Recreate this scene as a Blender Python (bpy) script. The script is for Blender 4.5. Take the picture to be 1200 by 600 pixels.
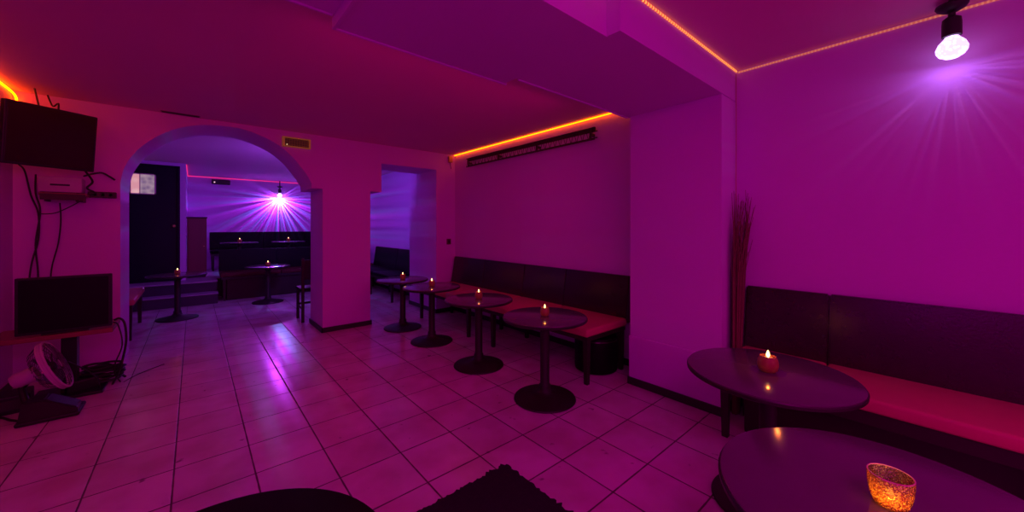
import bpy, bmesh, math, random
from mathutils import Vector, Matrix

for o in list(bpy.data.objects):
    bpy.data.objects.remove(o)
S = bpy.context.scene
C = S.collection
PI = math.pi
R = math.radians
rng = random.Random(7)

# ------------------------------------------------------------------ camera, world, light levels
YAW = 0.712
cam = bpy.data.cameras.new('camera')
cam.sensor_fit = 'HORIZONTAL'
cam.sensor_width = 36.0
cam.lens = 36.0 * 432 / 1200
cam.shift_y = -34.5 / 1200
cam.clip_start = 0.02
camo = bpy.data.objects.new('camera', cam)
camo.location = (0, 0, 1.35)
camo.rotation_euler = (PI / 2, 0, -YAW)
C.objects.link(camo)
S.camera = camo

S.view_settings.view_transform = 'Standard'
S.view_settings.look = 'None'
S.view_settings.gamma = 1.0
S.view_settings.use_curve_mapping = False
S.view_settings.exposure = 0.0

w = bpy.data.worlds.new('world')
w.use_nodes = True
w.node_tree.nodes['Background'].inputs['Color'].default_value = (1.0, 0.0, 0.55, 1)
w.node_tree.nodes['Background'].inputs['Strength'].default_value = 0.16
S.world = w


def area(name, loc, rot, sx, sy, col, power, spread=PI):
    l = bpy.data.lights.new(name, 'AREA')
    l.shape = 'RECTANGLE'
    l.size = sx
    l.size_y = sy
    l.color = col
    l.energy = power
    l.spread = spread
    o = bpy.data.objects.new(name, l)
    o.location = loc
    o.rotation_euler = rot
    C.objects.link(o)
    return o


def point(name, loc, col, power, rad=0.0, parent=None):
    l = bpy.data.lights.new(name, 'POINT')
    l.color = col
    l.energy = power
    l.shadow_soft_size = rad
    o = bpy.data.objects.new(name, l)
    o.location = loc
    C.objects.link(o)
    if parent:
        o.parent = parent
    return o


# unseen fill lights added for the magenta and violet wash, no fixtures of the bar
area('camera_side_fill', (0.9, -2.6, 1.7), (R(80), 0, R(8)), 3.2, 1.4, (1.0, 0.0, 0.56), 18)  # added fill from behind the camera
area('left_side_fill', (-1.1, 0.1, 1.7), (R(90), 0, R(-80)), 1.2, 0.6, (0.85, 0.0, 1.0), 2.6)  # added bluish fill towards the right wall and pillar
area('overhead_fill', (0.1, -0.9, 2.46), (R(14), 0, 0), 1.6, 0.7, (1.0, 0.0, 0.62), 23)  # added downward fill for the floor and near tables
area('behind_beam_fill', (1.5, 1.99, 2.345), (R(62), 0, 0), 2.2, 0.08, (1.0, 0.0, 0.28), 4.0, R(125))  # unseen fill hidden by the beam, brightens the far bay
area('behind_pillar_fill', (1.54, 5.80, 1.75), (R(112), 0, 0), 0.30, 0.5, (0.28, 0.09, 1.0), 36)  # unseen violet fill tucked behind the arch pillar for the back room

# ------------------------------------------------------------------ materials


def mat(name, col, rough=0.6, col2=None, scale=8.0, bump=0.0, bscale=60.0, metal=0.0, spec=0.5, stretch=None, coat=0.0):
    m = bpy.data.materials.new(name)
    m.use_nodes = True
    nt = m.node_tree
    b = nt.nodes['Principled BSDF']
    tc = nt.nodes.new('ShaderNodeTexCoord')
    mp = nt.nodes.new('ShaderNodeMapping')
    nt.links.new(tc.outputs['Object'], mp.inputs['Vector'])
    if stretch:
        mp.inputs['Scale'].default_value = stretch
    n = nt.nodes.new('ShaderNodeTexNoise')
    n.inputs['Scale'].default_value = scale
    n.inputs['Detail'].default_value = 4
    nt.links.new(mp.outputs['Vector'], n.inputs['Vector'])
    mx = nt.nodes.new('ShaderNodeMixRGB')
    mx.inputs['Color1'].default_value = (*col, 1)
    c2 = col2 if col2 else tuple(c * 0.82 for c in col)
    mx.inputs['Color2'].default_value = (*c2, 1)
    nt.links.new(n.outputs['Fac'], mx.inputs['Fac'])
    nt.links.new(mx.outputs['Color'], b.inputs['Base Color'])
    b.inputs['Roughness'].default_value = rough
    b.inputs['Metallic'].default_value = metal
    b.inputs['Specular IOR Level'].default_value = spec
    b.inputs['Coat Weight'].default_value = coat
    b.inputs['Coat Roughness'].default_value = 0.15
    if bump:
        n2 = nt.nodes.new('ShaderNodeTexNoise')
        n2.inputs['Scale'].default_value = bscale
        n2.inputs['Detail'].default_value = 3
        nt.links.new(mp.outputs['Vector'], n2.inputs['Vector'])
        bp = nt.nodes.new('ShaderNodeBump')
        bp.inputs['Strength'].default_value = bump
        bp.inputs['Distance'].default_value = 0.01
        nt.links.new(n2.outputs['Fac'], bp.inputs['Height'])
        nt.links.new(bp.outputs['Normal'], b.inputs['Normal'])
    return m


def emat(name, col, strength, col2=None, scale=0.0, base=(0.1, 0.1, 0.1), thresh=0.5):
    m = bpy.data.materials.new(name)
    m.use_nodes = True
    nt = m.node_tree
    b = nt.nodes['Principled BSDF']
    b.inputs['Base Color'].default_value = (*base, 1)
    b.inputs['Emission Strength'].default_value = strength
    b.inputs['Emission Color'].default_value = (*col, 1)
    if col2:
        tc = nt.nodes.new('ShaderNodeTexCoord')
        n = nt.nodes.new('ShaderNodeTexVoronoi')
        n.inputs['Scale'].default_value = scale
        nt.links.new(tc.outputs['Object'], n.inputs['Vector'])
        r = nt.nodes.new('ShaderNodeValToRGB')
        r.color_ramp.elements[0].position = 0.1
        r.color_ramp.elements[1].position = thresh
        r.color_ramp.elements[0].color = (*col, 1)
        r.color_ramp.elements[1].color = (*col2, 1)
        nt.links.new(n.outputs['Distance'], r.inputs['Fac'])
        nt.links.new(r.outputs['Color'], b.inputs['Emission Color'])
    return m


M = {}
M['paint'] = mat('wall_paint', (0.70, 0.34, 0.80), 0.65, (0.65, 0.31, 0.74), 1.6, bump=0.08, bscale=35, spec=0.3)
M['ceil'] = mat('ceiling_paint', (0.78, 0.38, 0.60), 0.8, (0.72, 0.35, 0.55), 1.2, bump=0.05, bscale=30, spec=0.2)
M['base'] = mat('baseboard_dark', (0.03, 0.022, 0.025), 0.45, (0.018, 0.014, 0.016), 20)
M['leather'] = mat('bench_leatherette', (0.030, 0.012, 0.016), 0.22, (0.022, 0.010, 0.013), 14, bump=0.12, bscale=90, spec=0.6)
M['black_leather'] = mat('black_leatherette', (0.006, 0.003, 0.005), 0.5, (0.004, 0.002, 0.004), 14, spec=0.12)
M['seat_dark'] = mat('dark_red_leatherette', (0.12, 0.02, 0.025), 0.6, (0.09, 0.015, 0.02), 14, spec=0.2)
M['seat'] = mat('seat_red_leatherette', (0.66, 0.18, 0.17), 0.5, (0.58, 0.15, 0.145), 10, bump=0.1, bscale=110)
M['wood'] = mat('dark_wood', (0.025, 0.012, 0.010), 0.5, (0.016, 0.008, 0.007), 12, bump=0.05, stretch=(1, 1, 0.15))
M['iron'] = mat('cast_iron_black', (0.020, 0.010, 0.010), 0.55, (0.014, 0.007, 0.007), 25, bump=0.08, bscale=140)
M['laminate'] = mat('table_laminate', (0.12, 0.08, 0.11), 0.15, (0.10, 0.07, 0.09), 9, spec=0.5)
M['matte_top'] = mat('matt_black_top', (0.012, 0.005, 0.006), 0.75, (0.009, 0.004, 0.005), 12, spec=0.05)
M['riser'] = mat('dark_riser_paint', (0.05, 0.03, 0.06), 0.5, (0.03, 0.02, 0.04), 6)
M['tread'] = mat('worn_tread', (0.55, 0.42, 0.55), 0.45, (0.25, 0.18, 0.25), 9)
M['edge'] = mat('table_edge', (0.02, 0.012, 0.014), 0.4)
M['blackpl'] = mat('black_plastic', (0.012, 0.010, 0.011), 0.45, (0.009, 0.008, 0.009), 20)
M['screen'] = mat('screen_glass', (0.030, 0.008, 0.008), 0.14, (0.026, 0.007, 0.007), 3, spec=0.4)  # red tint in the glass colour stands in for a red reflection
M['monscreen'] = mat('monitor_screen', (0.006, 0.005, 0.006), 0.35, (0.004, 0.004, 0.005), 3, spec=0.2)
M['whitepl'] = mat('pale_plastic', (0.55, 0.50, 0.50), 0.45, (0.5, 0.45, 0.46), 10)
M['redwood'] = mat('reddish_wood', (0.30, 0.10, 0.07), 0.4, (0.22, 0.07, 0.05), 10, stretch=(0.2, 1, 1))
M['cabwood'] = mat('cabinet_wood', (0.22, 0.04, 0.05), 0.5, (0.15, 0.03, 0.035), 6, stretch=(1, 1, 0.2))
M['cable'] = mat('black_cable', (0.02, 0.012, 0.014), 0.5)
M['brass'] = mat('aged_brass', (0.55, 0.38, 0.12), 0.4, (0.4, 0.25, 0.08), 20, metal=0.4)
M['darkvent'] = mat('dark_grille', (0.05, 0.04, 0.035), 0.6)
M['navy'] = mat('navy_door_paint', (0.005, 0.006, 0.016), 0.45, (0.003, 0.004, 0.012), 5, spec=0.2)
M['twig'] = mat('dried_twig', (0.26, 0.12, 0.07), 0.7, (0.16, 0.07, 0.05), 30)
M['mat'] = mat('fuzzy_mat', (0.035, 0.024, 0.034), 0.95, (0.024, 0.017, 0.024), 60, bump=0.6, bscale=160, spec=0.1)
M['rack'] = mat('dark_metal_rack', (0.06, 0.03, 0.02), 0.5, (0.035, 0.018, 0.014), 18)
M['candle'] = mat('candle_wax', (0.85, 0.7, 0.5), 0.5)
M['redglass'] = emat('red_votive_glass', (0.9, 0.14, 0.03), 0.035, (0.35, 0.03, 0.02), 60, base=(0.30, 0.06, 0.04))
M['flame'] = emat('flame', (1.0, 0.62, 0.20), 5)
M['led_amber'] = emat('led_amber', (1.0, 0.17, 0.0), 6.0, base=(0.4, 0.2, 0.05))
M['led_pink'] = emat('led_pink', (1.0, 0.03, 0.22), 0.9, base=(0.4, 0.1, 0.1))
M['bulbglow'] = emat('bulb_diodes', (0.95, 0.75, 1.0), 2.6, (0.55, 0.32, 0.85), 70, base=(0.8, 0.8, 0.8))


def led_dots(name, strength, axis, pitch, col, dim):
    """LED tape: bright diodes on a dimmer tape, spaced along one object axis"""
    m = bpy.data.materials.new(name)
    m.use_nodes = True
    nt = m.node_tree
    b = nt.nodes['Principled BSDF']
    b.inputs['Base Color'].default_value = (0.5, 0.35, 0.2, 1)
    tc = nt.nodes.new('ShaderNodeTexCoord')
    sp = nt.nodes.new('ShaderNodeSeparateXYZ')
    nt.links.new(tc.outputs['Object'], sp.inputs[0])
    d = nt.nodes.new('ShaderNodeMath'); d.operation = 'DIVIDE'; d.inputs[1].default_value = pitch
    nt.links.new(sp.outputs[axis], d.inputs[0])
    f = nt.nodes.new('ShaderNodeMath'); f.operation = 'FRACT'
    nt.links.new(d.outputs[0], f.inputs[0])
    g = nt.nodes.new('ShaderNodeMath'); g.operation = 'GREATER_THAN'; g.inputs[1].default_value = 0.55
    nt.links.new(f.outputs[0], g.inputs[0])
    mx = nt.nodes.new('ShaderNodeMixRGB')
    mx.inputs['Color1'].default_value = (*dim, 1)
    mx.inputs['Color2'].default_value = (*col, 1)
    nt.links.new(g.outputs[0], mx.inputs['Fac'])
    nt.links.new(mx.outputs['Color'], b.inputs['Emission Color'])
    b.inputs['Emission Strength'].default_value = strength
    return m


M['led_dots_x'] = led_dots('led_tape_amber_dots', 1.6, 0, 0.026, (1.0, 0.40, 0.08), (0.30, 0.02, 0.0))
M['led_dots_y'] = led_dots('led_tape_amber_dots_side', 0.5, 1, 0.018, (1.0, 0.34, 0.16), (0.7, 0.12, 0.08))


def floor_material():
    m = bpy.data.materials.new('ceramic_floor_tiles')
    m.use_nodes = True
    nt = m.node_tree
    L = nt.links.new
    b = nt.nodes['Principled BSDF']
    tc = nt.nodes.new('ShaderNodeTexCoord')
    mp = nt.nodes.new('ShaderNodeMapping')
    s = 0.3394
    mp.inputs['Scale'].default_value = (1 / s, 1 / s, 1)
    mp.inputs['Location'].default_value = (-0.5956 / s, -1.7625 / s, 0)
    L(tc.outputs['Object'], mp.inputs['Vector'])
    sp = nt.nodes.new('ShaderNodeSeparateXYZ')
    L(mp.outputs['Vector'], sp.inputs[0])
    ds, fls = [], []
    for ax in (0, 1):
        fr = nt.nodes.new('ShaderNodeMath'); fr.operation = 'FRACT'; L(sp.outputs[ax], fr.inputs[0])
        pp = nt.nodes.new('ShaderNodeMath'); pp.operation = 'PINGPONG'; pp.inputs[1].default_value = 0.5
        L(sp.outputs[ax], pp.inputs[0])
        ds.append(pp)
        fl = nt.nodes.new('ShaderNodeMath'); fl.operation = 'FLOOR'; L(sp.outputs[ax], fl.inputs[0])
        fls.append(fl)
    mn = nt.nodes.new('ShaderNodeMath'); mn.operation = 'MINIMUM'
    L(ds[0].outputs[0], mn.inputs[0]); L(ds[1].outputs[0], mn.inputs[1])
    nz = nt.nodes.new('ShaderNodeTexNoise'); nz.inputs['Scale'].default_value = 14
    L(tc.outputs['Object'], nz.inputs['Vector'])
    ad = nt.nodes.new('ShaderNodeMath'); ad.operation = 'MULTIPLY_ADD'
    ad.inputs[1].default_value = 0.012; L(nz.outputs['Fac'], ad.inputs[0]); ad.inputs[2].default_value = -0.006
    sm = nt.nodes.new('ShaderNodeMath'); sm.operation = 'ADD'
    L(mn.outputs[0], sm.inputs[0]); L(ad.outputs[0], sm.inputs[1])
    gr = nt.nodes.new('ShaderNodeMapRange')
    gr.inputs['From Min'].default_value = 0.008
    gr.inputs['From Max'].default_value = 0.017
    L(sm.outputs[0], gr.inputs['Value'])
    cb = nt.nodes.new('ShaderNodeCombineXYZ')
    L(fls[0].outputs[0], cb.inputs[0]); L(fls[1].outputs[0], cb.inputs[1])
    wn = nt.nodes.new('ShaderNodeTexWhiteNoise'); wn.noise_dimensions = '2D'
    L(cb.outputs[0], wn.inputs['Vector'])
    t1 = nt.nodes.new('ShaderNodeMixRGB')
    t1.inputs['Color1'].default_value = (0.70, 0.58, 0.63, 1)
    t1.inputs['Color2'].default_value = (0.80, 0.67, 0.73, 1)
    L(wn.outputs['Value'], t1.inputs['Fac'])
    n2 = nt.nodes.new('ShaderNodeTexNoise'); n2.inputs['Scale'].default_value = 3.2; n2.inputs['Detail'].default_value = 6
    L(tc.outputs['Object'], n2.inputs['Vector'])
    r2 = nt.nodes.new('ShaderNodeMapRange'); r2.inputs['From Min'].default_value = 0.38; r2.inputs['From Max'].default_value = 0.66
    L(n2.outputs['Fac'], r2.inputs['Value'])
    t2 = nt.nodes.new('ShaderNodeMixRGB'); t2.blend_type = 'MULTIPLY'
    t2.inputs['Color2'].default_value = (0.80, 0.74, 0.66, 1)
    L(r2.outputs[0], t2.inputs['Fac']); L(t1.outputs[0], t2.inputs['Color1'])
    # small dark scuffs
    n3 = nt.nodes.new('ShaderNodeTexNoise'); n3.inputs['Scale'].default_value = 11; n3.inputs['Detail'].default_value = 2
    L(tc.outputs['Object'], n3.inputs['Vector'])
    r3 = nt.nodes.new('ShaderNodeMapRange'); r3.inputs['From Min'].default_value = 0.70; r3.inputs['From Max'].default_value = 0.76
    L(n3.outputs['Fac'], r3.inputs['Value'])
    t3 = nt.nodes.new('ShaderNodeMixRGB'); t3.blend_type = 'MULTIPLY'
    t3.inputs['Color2'].default_value = (0.45, 0.4, 0.4, 1)
    L(r3.outputs[0], t3.inputs['Fac']); L(t2.outputs[0], t3.inputs['Color1'])
    mx = nt.nodes.new('ShaderNodeMixRGB')
    mx.inputs['Color1'].default_value = (0.10, 0.06, 0.06, 1)
    L(t3.outputs[0], mx.inputs['Color2'])
    L(gr.outputs[0], mx.inputs['Fac'])
    L(mx.outputs[0], b.inputs['Base Color'])
    rr = nt.nodes.new('ShaderNodeMapRange')
    rr.inputs['To Min'].default_value = 0.7
    rr.inputs['To Max'].default_value = 0.24
    L(gr.outputs[0], rr.inputs['Value'])
    L(rr.outputs[0], b.inputs['Roughness'])
    b.inputs['Specular IOR Level'].default_value = 0.65
    n4 = nt.nodes.new('ShaderNodeTexNoise'); n4.inputs['Scale'].default_value = 18
    L(tc.outputs['Object'], n4.inputs['Vector'])
    a4 = nt.nodes.new('ShaderNodeMath'); a4.operation = 'MULTIPLY_ADD'; a4.inputs[1].default_value = 0.25
    L(n4.outputs['Fac'], a4.inputs[0]); L(gr.outputs[0], a4.inputs[2])
    bp = nt.nodes.new('ShaderNodeBump'); bp.inputs['Strength'].default_value = 0.35; bp.inputs['Distance'].default_value = 0.004
    L(a4.outputs[0], bp.inputs['Height'])
    L(bp.outputs[0], b.inputs['Normal'])
    return m


M['floor'] = floor_material()

# ------------------------------------------------------------------ mesh helpers


def BM():
    return bmesh.new()


def obj(name, bm, m, parent=None, smooth=False, loc=None):
    bmesh.ops.recalc_face_normals(bm, faces=bm.faces)
    me = bpy.data.meshes.new(name)
    bm.to_mesh(me)
    bm.free()
    me.materials.append(m)
    if smooth:
        for p in me.polygons:
            p.use_smooth = True
        try:
            me.set_sharp_from_angle(angle=R(38))
        except Exception:
            pass
    o = bpy.data.objects.new(name, me)
    C.objects.link(o)
    if parent:
        o.parent = parent
    if loc:
        o.location = loc
    return o


def box(bm, x0, x1, y0, y1, z0, z1, bev=0.0, mtx=None, seg=2):
    t = bmesh.new()
    bmesh.ops.create_cube(t, size=1)
    for v in t.verts:
        v.co = Vector(((x0 + x1) / 2 + v.co.x * (x1 - x0), (y0 + y1) / 2 + v.co.y * (y1 - y0), (z0 + z1) / 2 + v.co.z * (z1 - z0)))
    if bev:
        bmesh.ops.bevel(t, geom=list(t.edges), offset=bev, segments=seg, affect='EDGES', profile=0.5)
    if mtx:
        bmesh.ops.transform(t, matrix=mtx, verts=t.verts)
    merge(bm, t)


def merge(bm, t):
    me = bpy.data.meshes.new('tmp')
    t.to_mesh(me)
    t.free()
    bm.from_mesh(me)
    bpy.data.meshes.remove(me)


def lathe(bm, prof, c=(0, 0, 0), n=40, mtx=None):
    """profile of (radius, z); closed at ends where the radius is 0"""
    t = bmesh.new()
    rings = []
    for r, z in prof:
        if r < 1e-6:
            rings.append([t.verts.new((0, 0, z))])
        else:
            rings.append([t.verts.new((r * math.cos(2 * PI * i / n), r * math.sin(2 * PI * i / n), z)) for i in range(n)])
    for a, b in zip(rings, rings[1:]):
        if len(a) == 1 and len(b) == 1:
            continue
        for i in range(n):
            j = (i + 1) % n
            if len(a) == 1:
                t.faces.new((a[0], b[i], b[j]))
            elif len(b) == 1:
                t.faces.new((a[i], a[j], b[0]))
            else:
                t.faces.new((a[i], a[j], b[j], b[i]))
    m = Matrix.Translation(c)
    if mtx:
        m = m @ mtx
    bmesh.ops.transform(t, matrix=m, verts=t.verts)
    merge(bm, t)


def tube(bm, pts, r, n=8, smooth=True):
    pts = [Vector(p) for p in pts]
    if smooth and len(pts) > 2:
        out = []
        for i in range(len(pts) - 1):
            p0 = pts[max(i - 1, 0)]; p1 = pts[i]; p2 = pts[i + 1]; p3 = pts[min(i + 2, len(pts) - 1)]
            for k in range(6):
                t = k / 6
                out.append(0.5 * ((2 * p1) + (p2 - p0) * t + (2 * p0 - 5 * p1 + 4 * p2 - p3) * t * t + (3 * p1 - p0 - 3 * p2 + p3) * t ** 3))
        out.append(pts[-1])
        pts = out
    rs = r if isinstance(r, (list, tuple)) else None
    prev = None
    rings = []
    up = Vector((0.123, 0.31, 0.94)).normalized()
    for i, p in enumerate(pts):
        d = (pts[min(i + 1, len(pts) - 1)] - pts[max(i - 1, 0)])
        if d.length < 1e-9:
            d = Vector((0, 0, 1))
        d.normalize()
        if prev is None:
            u = d.cross(up)
            if u.length < 0.05:
                u = d.cross(Vector((1, 0, 0)))
        else:
            u = prev - d * prev.dot(d)
        u.normalize()
        prev = u
        v = d.cross(u)
        f = i / (len(pts) - 1)
        rr = (rs[0] + (rs[1] - rs[0]) * f) if rs else r
        rings.append([bm.verts.new(p + (u * math.cos(2 * PI * k / n) + v * math.sin(2 * PI * k / n)) * rr) for k in range(n)])
    for a, b in zip(rings, rings[1:]):
        for k in range(n):
            j = (k + 1) % n
            bm.faces.new((a[k], a[j], b[j], b[k]))
    bm.faces.new(rings[0][::-1])
    bm.faces.new(rings[-1])


def torus(bm, rad, r, mtx, n=40, k=8):
    t = bmesh.new()
    rings = []
    for i in range(n):
        a = 2 * PI * i / n
        rings.append([t.verts.new(((rad + r * math.cos(2 * PI * j / k)) * math.cos(a), (rad + r * math.cos(2 * PI * j / k)) * math.sin(a), r * math.sin(2 * PI * j / k))) for j in range(k)])
    for i in range(n):
        a, b = rings[i], rings[(i + 1) % n]
        for j in range(k):
            q = (j + 1) % k
            t.faces.new((a[j], b[j], b[q], a[q]))
    bmesh.ops.transform(t, matrix=mtx, verts=t.verts)
    merge(bm, t)


def prism(bm, poly, axis, a, b):
    """polygon of 2D points extruded along an axis between a and b"""
    def mk(p, h):
        if axis == 'y':
            return (p[0], h, p[1])
        if axis == 'x':
            return (h, p[0], p[1])
        return (p[0], p[1], h)
    A = [bm.verts.new(mk(p, a)) for p in poly]
    B = [bm.verts.new(mk(p, b)) for p in poly]
    bm.faces.new(A)
    bm.faces.new(B[::-1])
    n = len(poly)
    for i in range(n):
        j = (i + 1) % n
        bm.faces.new((A[i], B[i], B[j], A[j]))


def thing(name, label, cat, loc=(0, 0, 0), rz=0.0, group=None):
    o = bpy.data.objects.new(name, None)
    o.empty_display_size = 0.1
    C.objects.link(o)
    o.location = loc
    o.rotation_euler = (0, 0, rz)
    return tag(o, label, cat, group)


def tag(o, label, cat, group=None):
    o['label'] = label
    o['category'] = cat
    if group:
        o['group'] = group
    return o


def struct(name, bm, m, smooth=False, parent=None):
    o = obj(name, bm, m, parent, smooth)
    if not parent:
        o['kind'] = 'structure'
    return o


def copy_tree(o, parent=None):
    c = o.copy()
    C.objects.link(c)
    if parent:
        c.parent = parent
    for ch in list(o.children):
        copy_tree(ch, c)
    return c


# ------------------------------------------------------------------ the room
b = BM(); box(b, -1.4, 3.4, -3.4, 11.3, -0.1, 0.0); struct('floor', b, M['floor'])
b = BM(); box(b, -1.4, 3.4, -3.4, 1.30, 2.535, 2.63); struct('ceiling', b, M['ceil'])
b = BM(); box(b, -1.4, 3.4, 1.30, 11.3, 2.50, 2.63); struct('ceiling.001', b, M['ceil'])
# right walls
b = BM(); box(b, 3.13, 3.4, -3.4, 1.03, 0, 2.535); struct('wall_right', b, M['paint'])
b = BM(); box(b, 3.20, 3.4, 1.74, 11.3, 0, 2.5); struct('wall_right.001', b, M['paint'])
b = BM(); box(b, -1.4, -1.16, -3.4, 5.2, 0, 2.535); struct('wall_left', b, M['paint'])
b = BM(); box(b, -1.4, -1.10, 5.70, 9.1, 0, 2.5); struct('wall_left.001', b, M['paint'])
# pillar with a shallow ledge at sill height
b = BM()
box(b, 2.852, 3.4, 1.015, 1.742, 0, 2.5)
box(b, 2.840, 2.856, 1.008, 1.748, 0.0, 0.412, bev=0.004)
struct('wall_pillar', b, M['paint'])
# ceiling beam in three lengths
b = BM()
box(b, 1.56, 3.4, 1.008, 1.770, 2.298, 2.6)
box(b, 0.505, 1.56, 1.085, 1.885, 2.298, 2.6)
box(b, -1.4, 0.505, 1.085, 1.850, 2.340, 2.6)
struct('wall_beam', b, M['paint'])
# thin corner beads along the beam's lower edges
for i, (x0, x1, y, z) in enumerate(((1.58, 2.86, 1.770, 2.298), (0.505, 1.575, 1.885, 2.298), (-1.16, 0.49, 1.85, 2.340))):
    b = BM(); box(b, x0, x1, y - 0.006, y + 0.006, z - 0.009, z + 0.01, bev=0.002); struct('trim_%d' % (i + 1), b, M['paint'])
b = BM(); box(b, 0.496, 0.512, 1.085, 1.885, 2.286, 2.34, bev=0.002); struct('trim_4', b, M['paint'])

# wall with the arch and the square opening
arc = [(-0.533, 1.76), (-0.515, 1.88), (-0.482, 1.98), (-0.41, 2.11), (-0.304, 2.23), (-0.20, 2.315), (-0.082, 2.38), (0.09, 2.435), (0.30, 2.452), (0.42, 2.445),
       (0.54, 2.415), (0.68, 2.36), (0.79, 2.295), (0.90, 2.20), (0.99, 2.09), (1.06, 1.99), (1.112, 1.89)]


def catmull(P, k=4):
    out = []
    for i in range(len(P) - 1):
        p0, p1, p2, p3 = P[max(i - 1, 0)], P[i], P[i + 1], P[min(i + 2, len(P) - 1)]
        for q in range(k):
            t = q / k
            out.append(tuple(0.5 * (2 * p1[d] + (p2[d] - p0[d]) * t + (2 * p0[d] - 5 * p1[d] + 4 * p2[d] - p3[d]) * t * t + (3 * p1[d] - p0[d] - 3 * p2[d] + p3[d]) * t ** 3) for d in (0, 1)))
    out.append(P[-1])
    return out


def pierced_wall(bm, cols, ztop, y0, y1):
    """cols: (x, underside z left of x, underside z right of x); z = 0 means solid to the floor"""
    def quad(*p):
        bm.faces.new([bm.verts.new(q) for q in p])
    for (xa, _, za), (xb, zb, _) in zip(cols, cols[1:]):
        for y in (y0, y1):
            quad((xa, y, za), (xb, y, zb), (xb, y, ztop), (xa, y, ztop))
        quad((xa, y0, za), (xb, y0, zb), (xb, y1, zb), (xa, y1, za))
        quad((xa, y0, ztop), (xb, y0, ztop), (xb, y1, ztop), (xa, y1, ztop))
    for x, zl, zr in cols:
        if abs(zl - zr) > 1e-4:
            quad((x, y0, zl), (x, y1, zl), (x, y1, zr), (x, y0, zr))
    bmesh.ops.remove_doubles(bm, verts=bm.verts, dist=1e-5)


ac = catmull(arc)
cols = [(-1.3, 2.5, 0), (-0.533, 0, 1.76)] + [(x, z, z) for x, z in ac[1:-1]] + [(1.112, 1.89, 1.83), (1.24, 1.83, 0), (1.84, 0, 1.835), (1.995, 1.835, 2.235), (2.86, 2.235, 0), (3.3, 0, 2.5)]
b = BM(); pierced_wall(b, cols, 2.55, 5.12, 5.76)
box(b, 2.86, 3.3, 5.75, 6.06, 0, 2.55)
struct('wall_arch', b, M['paint'])
# far end of the back room
b = BM(); box(b, -1.3, -0.86, 9.0, 9.12, 0, 2.5); box(b, -0.20, -0.11, 9.0, 9.12, 0, 2.5); box(b, -0.86, -0.20, 9.0, 9.12, 2.44, 2.5)
box(b, -0.19, -0.11, 9.1, 11.1, 0, 2.5); struct('wall_door_side', b, M['paint'])
b = BM(); box(b, -0.2, 3.4, 11.0, 11.2, 0, 2.5); struct('wall_back', b, M['paint'])
b = BM()
box(b, -1.12, 0.32, 8.31, 8.64, 0, 0.165)
box(b, -1.12, 0.32, 8.61, 11.05, 0, 0.345)
box(b, 0.30, 3.25, 9.09, 11.05, 0, 0.345)
struct('floor_platform', b, M['riser'])
b = BM()
box(b, -1.12, 0.33, 8.295, 8.61, 0.165, 0.18, bev=0.004)
box(b, -1.12, 0.33, 8.59, 11.05, 0.345, 0.37, bev=0.004)
box(b, 0.31, 3.25, 9.08, 11.05, 0.345, 0.37, bev=0.004)
struct('floor_platform_tread', b, M['tread'])

# baseboards
bb = [('baseboard_pillar', (2.826, 2.842, 0.99, 1.756)), ('baseboard_pillar_front', (2.826, 3.13, 0.994, 1.010)),
      ('baseboard_right', (3.112, 3.13, -3.4, 0.99)), ('baseboard_bench_wall', (3.182, 3.20, 1.75, 5.12)),
      ('baseboard_arch_pillar', (1.224, 1.856, 5.104, 5.12)), ('baseboard_arch_pillar_side', (1.224, 1.24, 5.104, 5.776)),
      ('baseboard_arch_pillar_far', (1.84, 1.856, 5.104, 5.776)),
      ('baseboard_arch_right', (2.844, 3.2, 5.104, 5.12)), ('baseboard_jamb', (2.844, 2.86, 5.12, 6.06)),
      ('baseboard_left', (-1.16, -1.142, -3.4, 5.12)), ('baseboard_back_room', (3.182, 3.20, 6.06, 9.05))]
for n, (x0, x1, y0, y1) in bb:
    b = BM(); box(b, x0, x1, y0, y1, 0, 0.062, bev=0.003); struct(n, b, M['base'])

# dark door with its lit pane
b = BM(); box(b, -0.85, -0.20, 9.03, 9.07, 0.372, 2.42, bev=0.003)
d = struct('door_1', b, M['navy'])
b = BM()
for x0, x1, z0, z1 in ((-0.86, -0.84, 0.372, 2.44), (-0.222, -0.19, 0.372, 2.44), (-0.84, -0.222, 2.41, 2.44)):
    box(b, x0, x1, 8.985, 9.03, z0, z1, bev=0.003)
obj('door_frame', b, M['navy'], d)
b = BM()
box(b, -0.835, -0.815, 9.012, 9.03, 1.91, 2.27); box(b, -0.525, -0.505, 9.012, 9.03, 1.91, 2.27)
box(b, -0.835, -0.505, 9.012, 9.03, 2.255, 2.27); box(b, -0.835, -0.505, 9.012, 9.03, 1.91, 1.925); box(b, -0.712, -0.70, 9.012, 9.03, 1.91, 2.27)
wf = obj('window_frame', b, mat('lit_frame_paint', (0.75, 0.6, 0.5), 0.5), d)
M['pane_a'] = emat('lit_pane_rose', (1.0, 0.58, 0.60), 0.75, (0.85, 0.36, 0.42), 7)
M['pane_b'] = emat('lit_pane_lilac', (0.36, 0.22, 0.42), 0.42, (0.9, 0.6, 0.72), 14, thresh=0.9)
b = BM(); box(b, -0.815, -0.712, 9.016, 9.028, 1.925, 2.255); obj('pane', b, M['pane_a'], d)
b = BM(); box(b, -0.70, -0.525, 9.016, 9.028, 1.925, 2.255); obj('pane', b, M['pane_b'], d)
b = BM(); lathe(b, [(0, -0.01), (0.012, -0.01), (0.012, 0.03), (0.024, 0.035), (0.026, 0.05), (0.018, 0.062), (0, 0.064)], (-0.27, 9.03, 1.36), 16, Matrix.Rotation(R(90), 4, 'X'))
obj('door_handle', b, M['brass'], d, True)

# ------------------------------------------------------------------ pedestal tables


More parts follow.
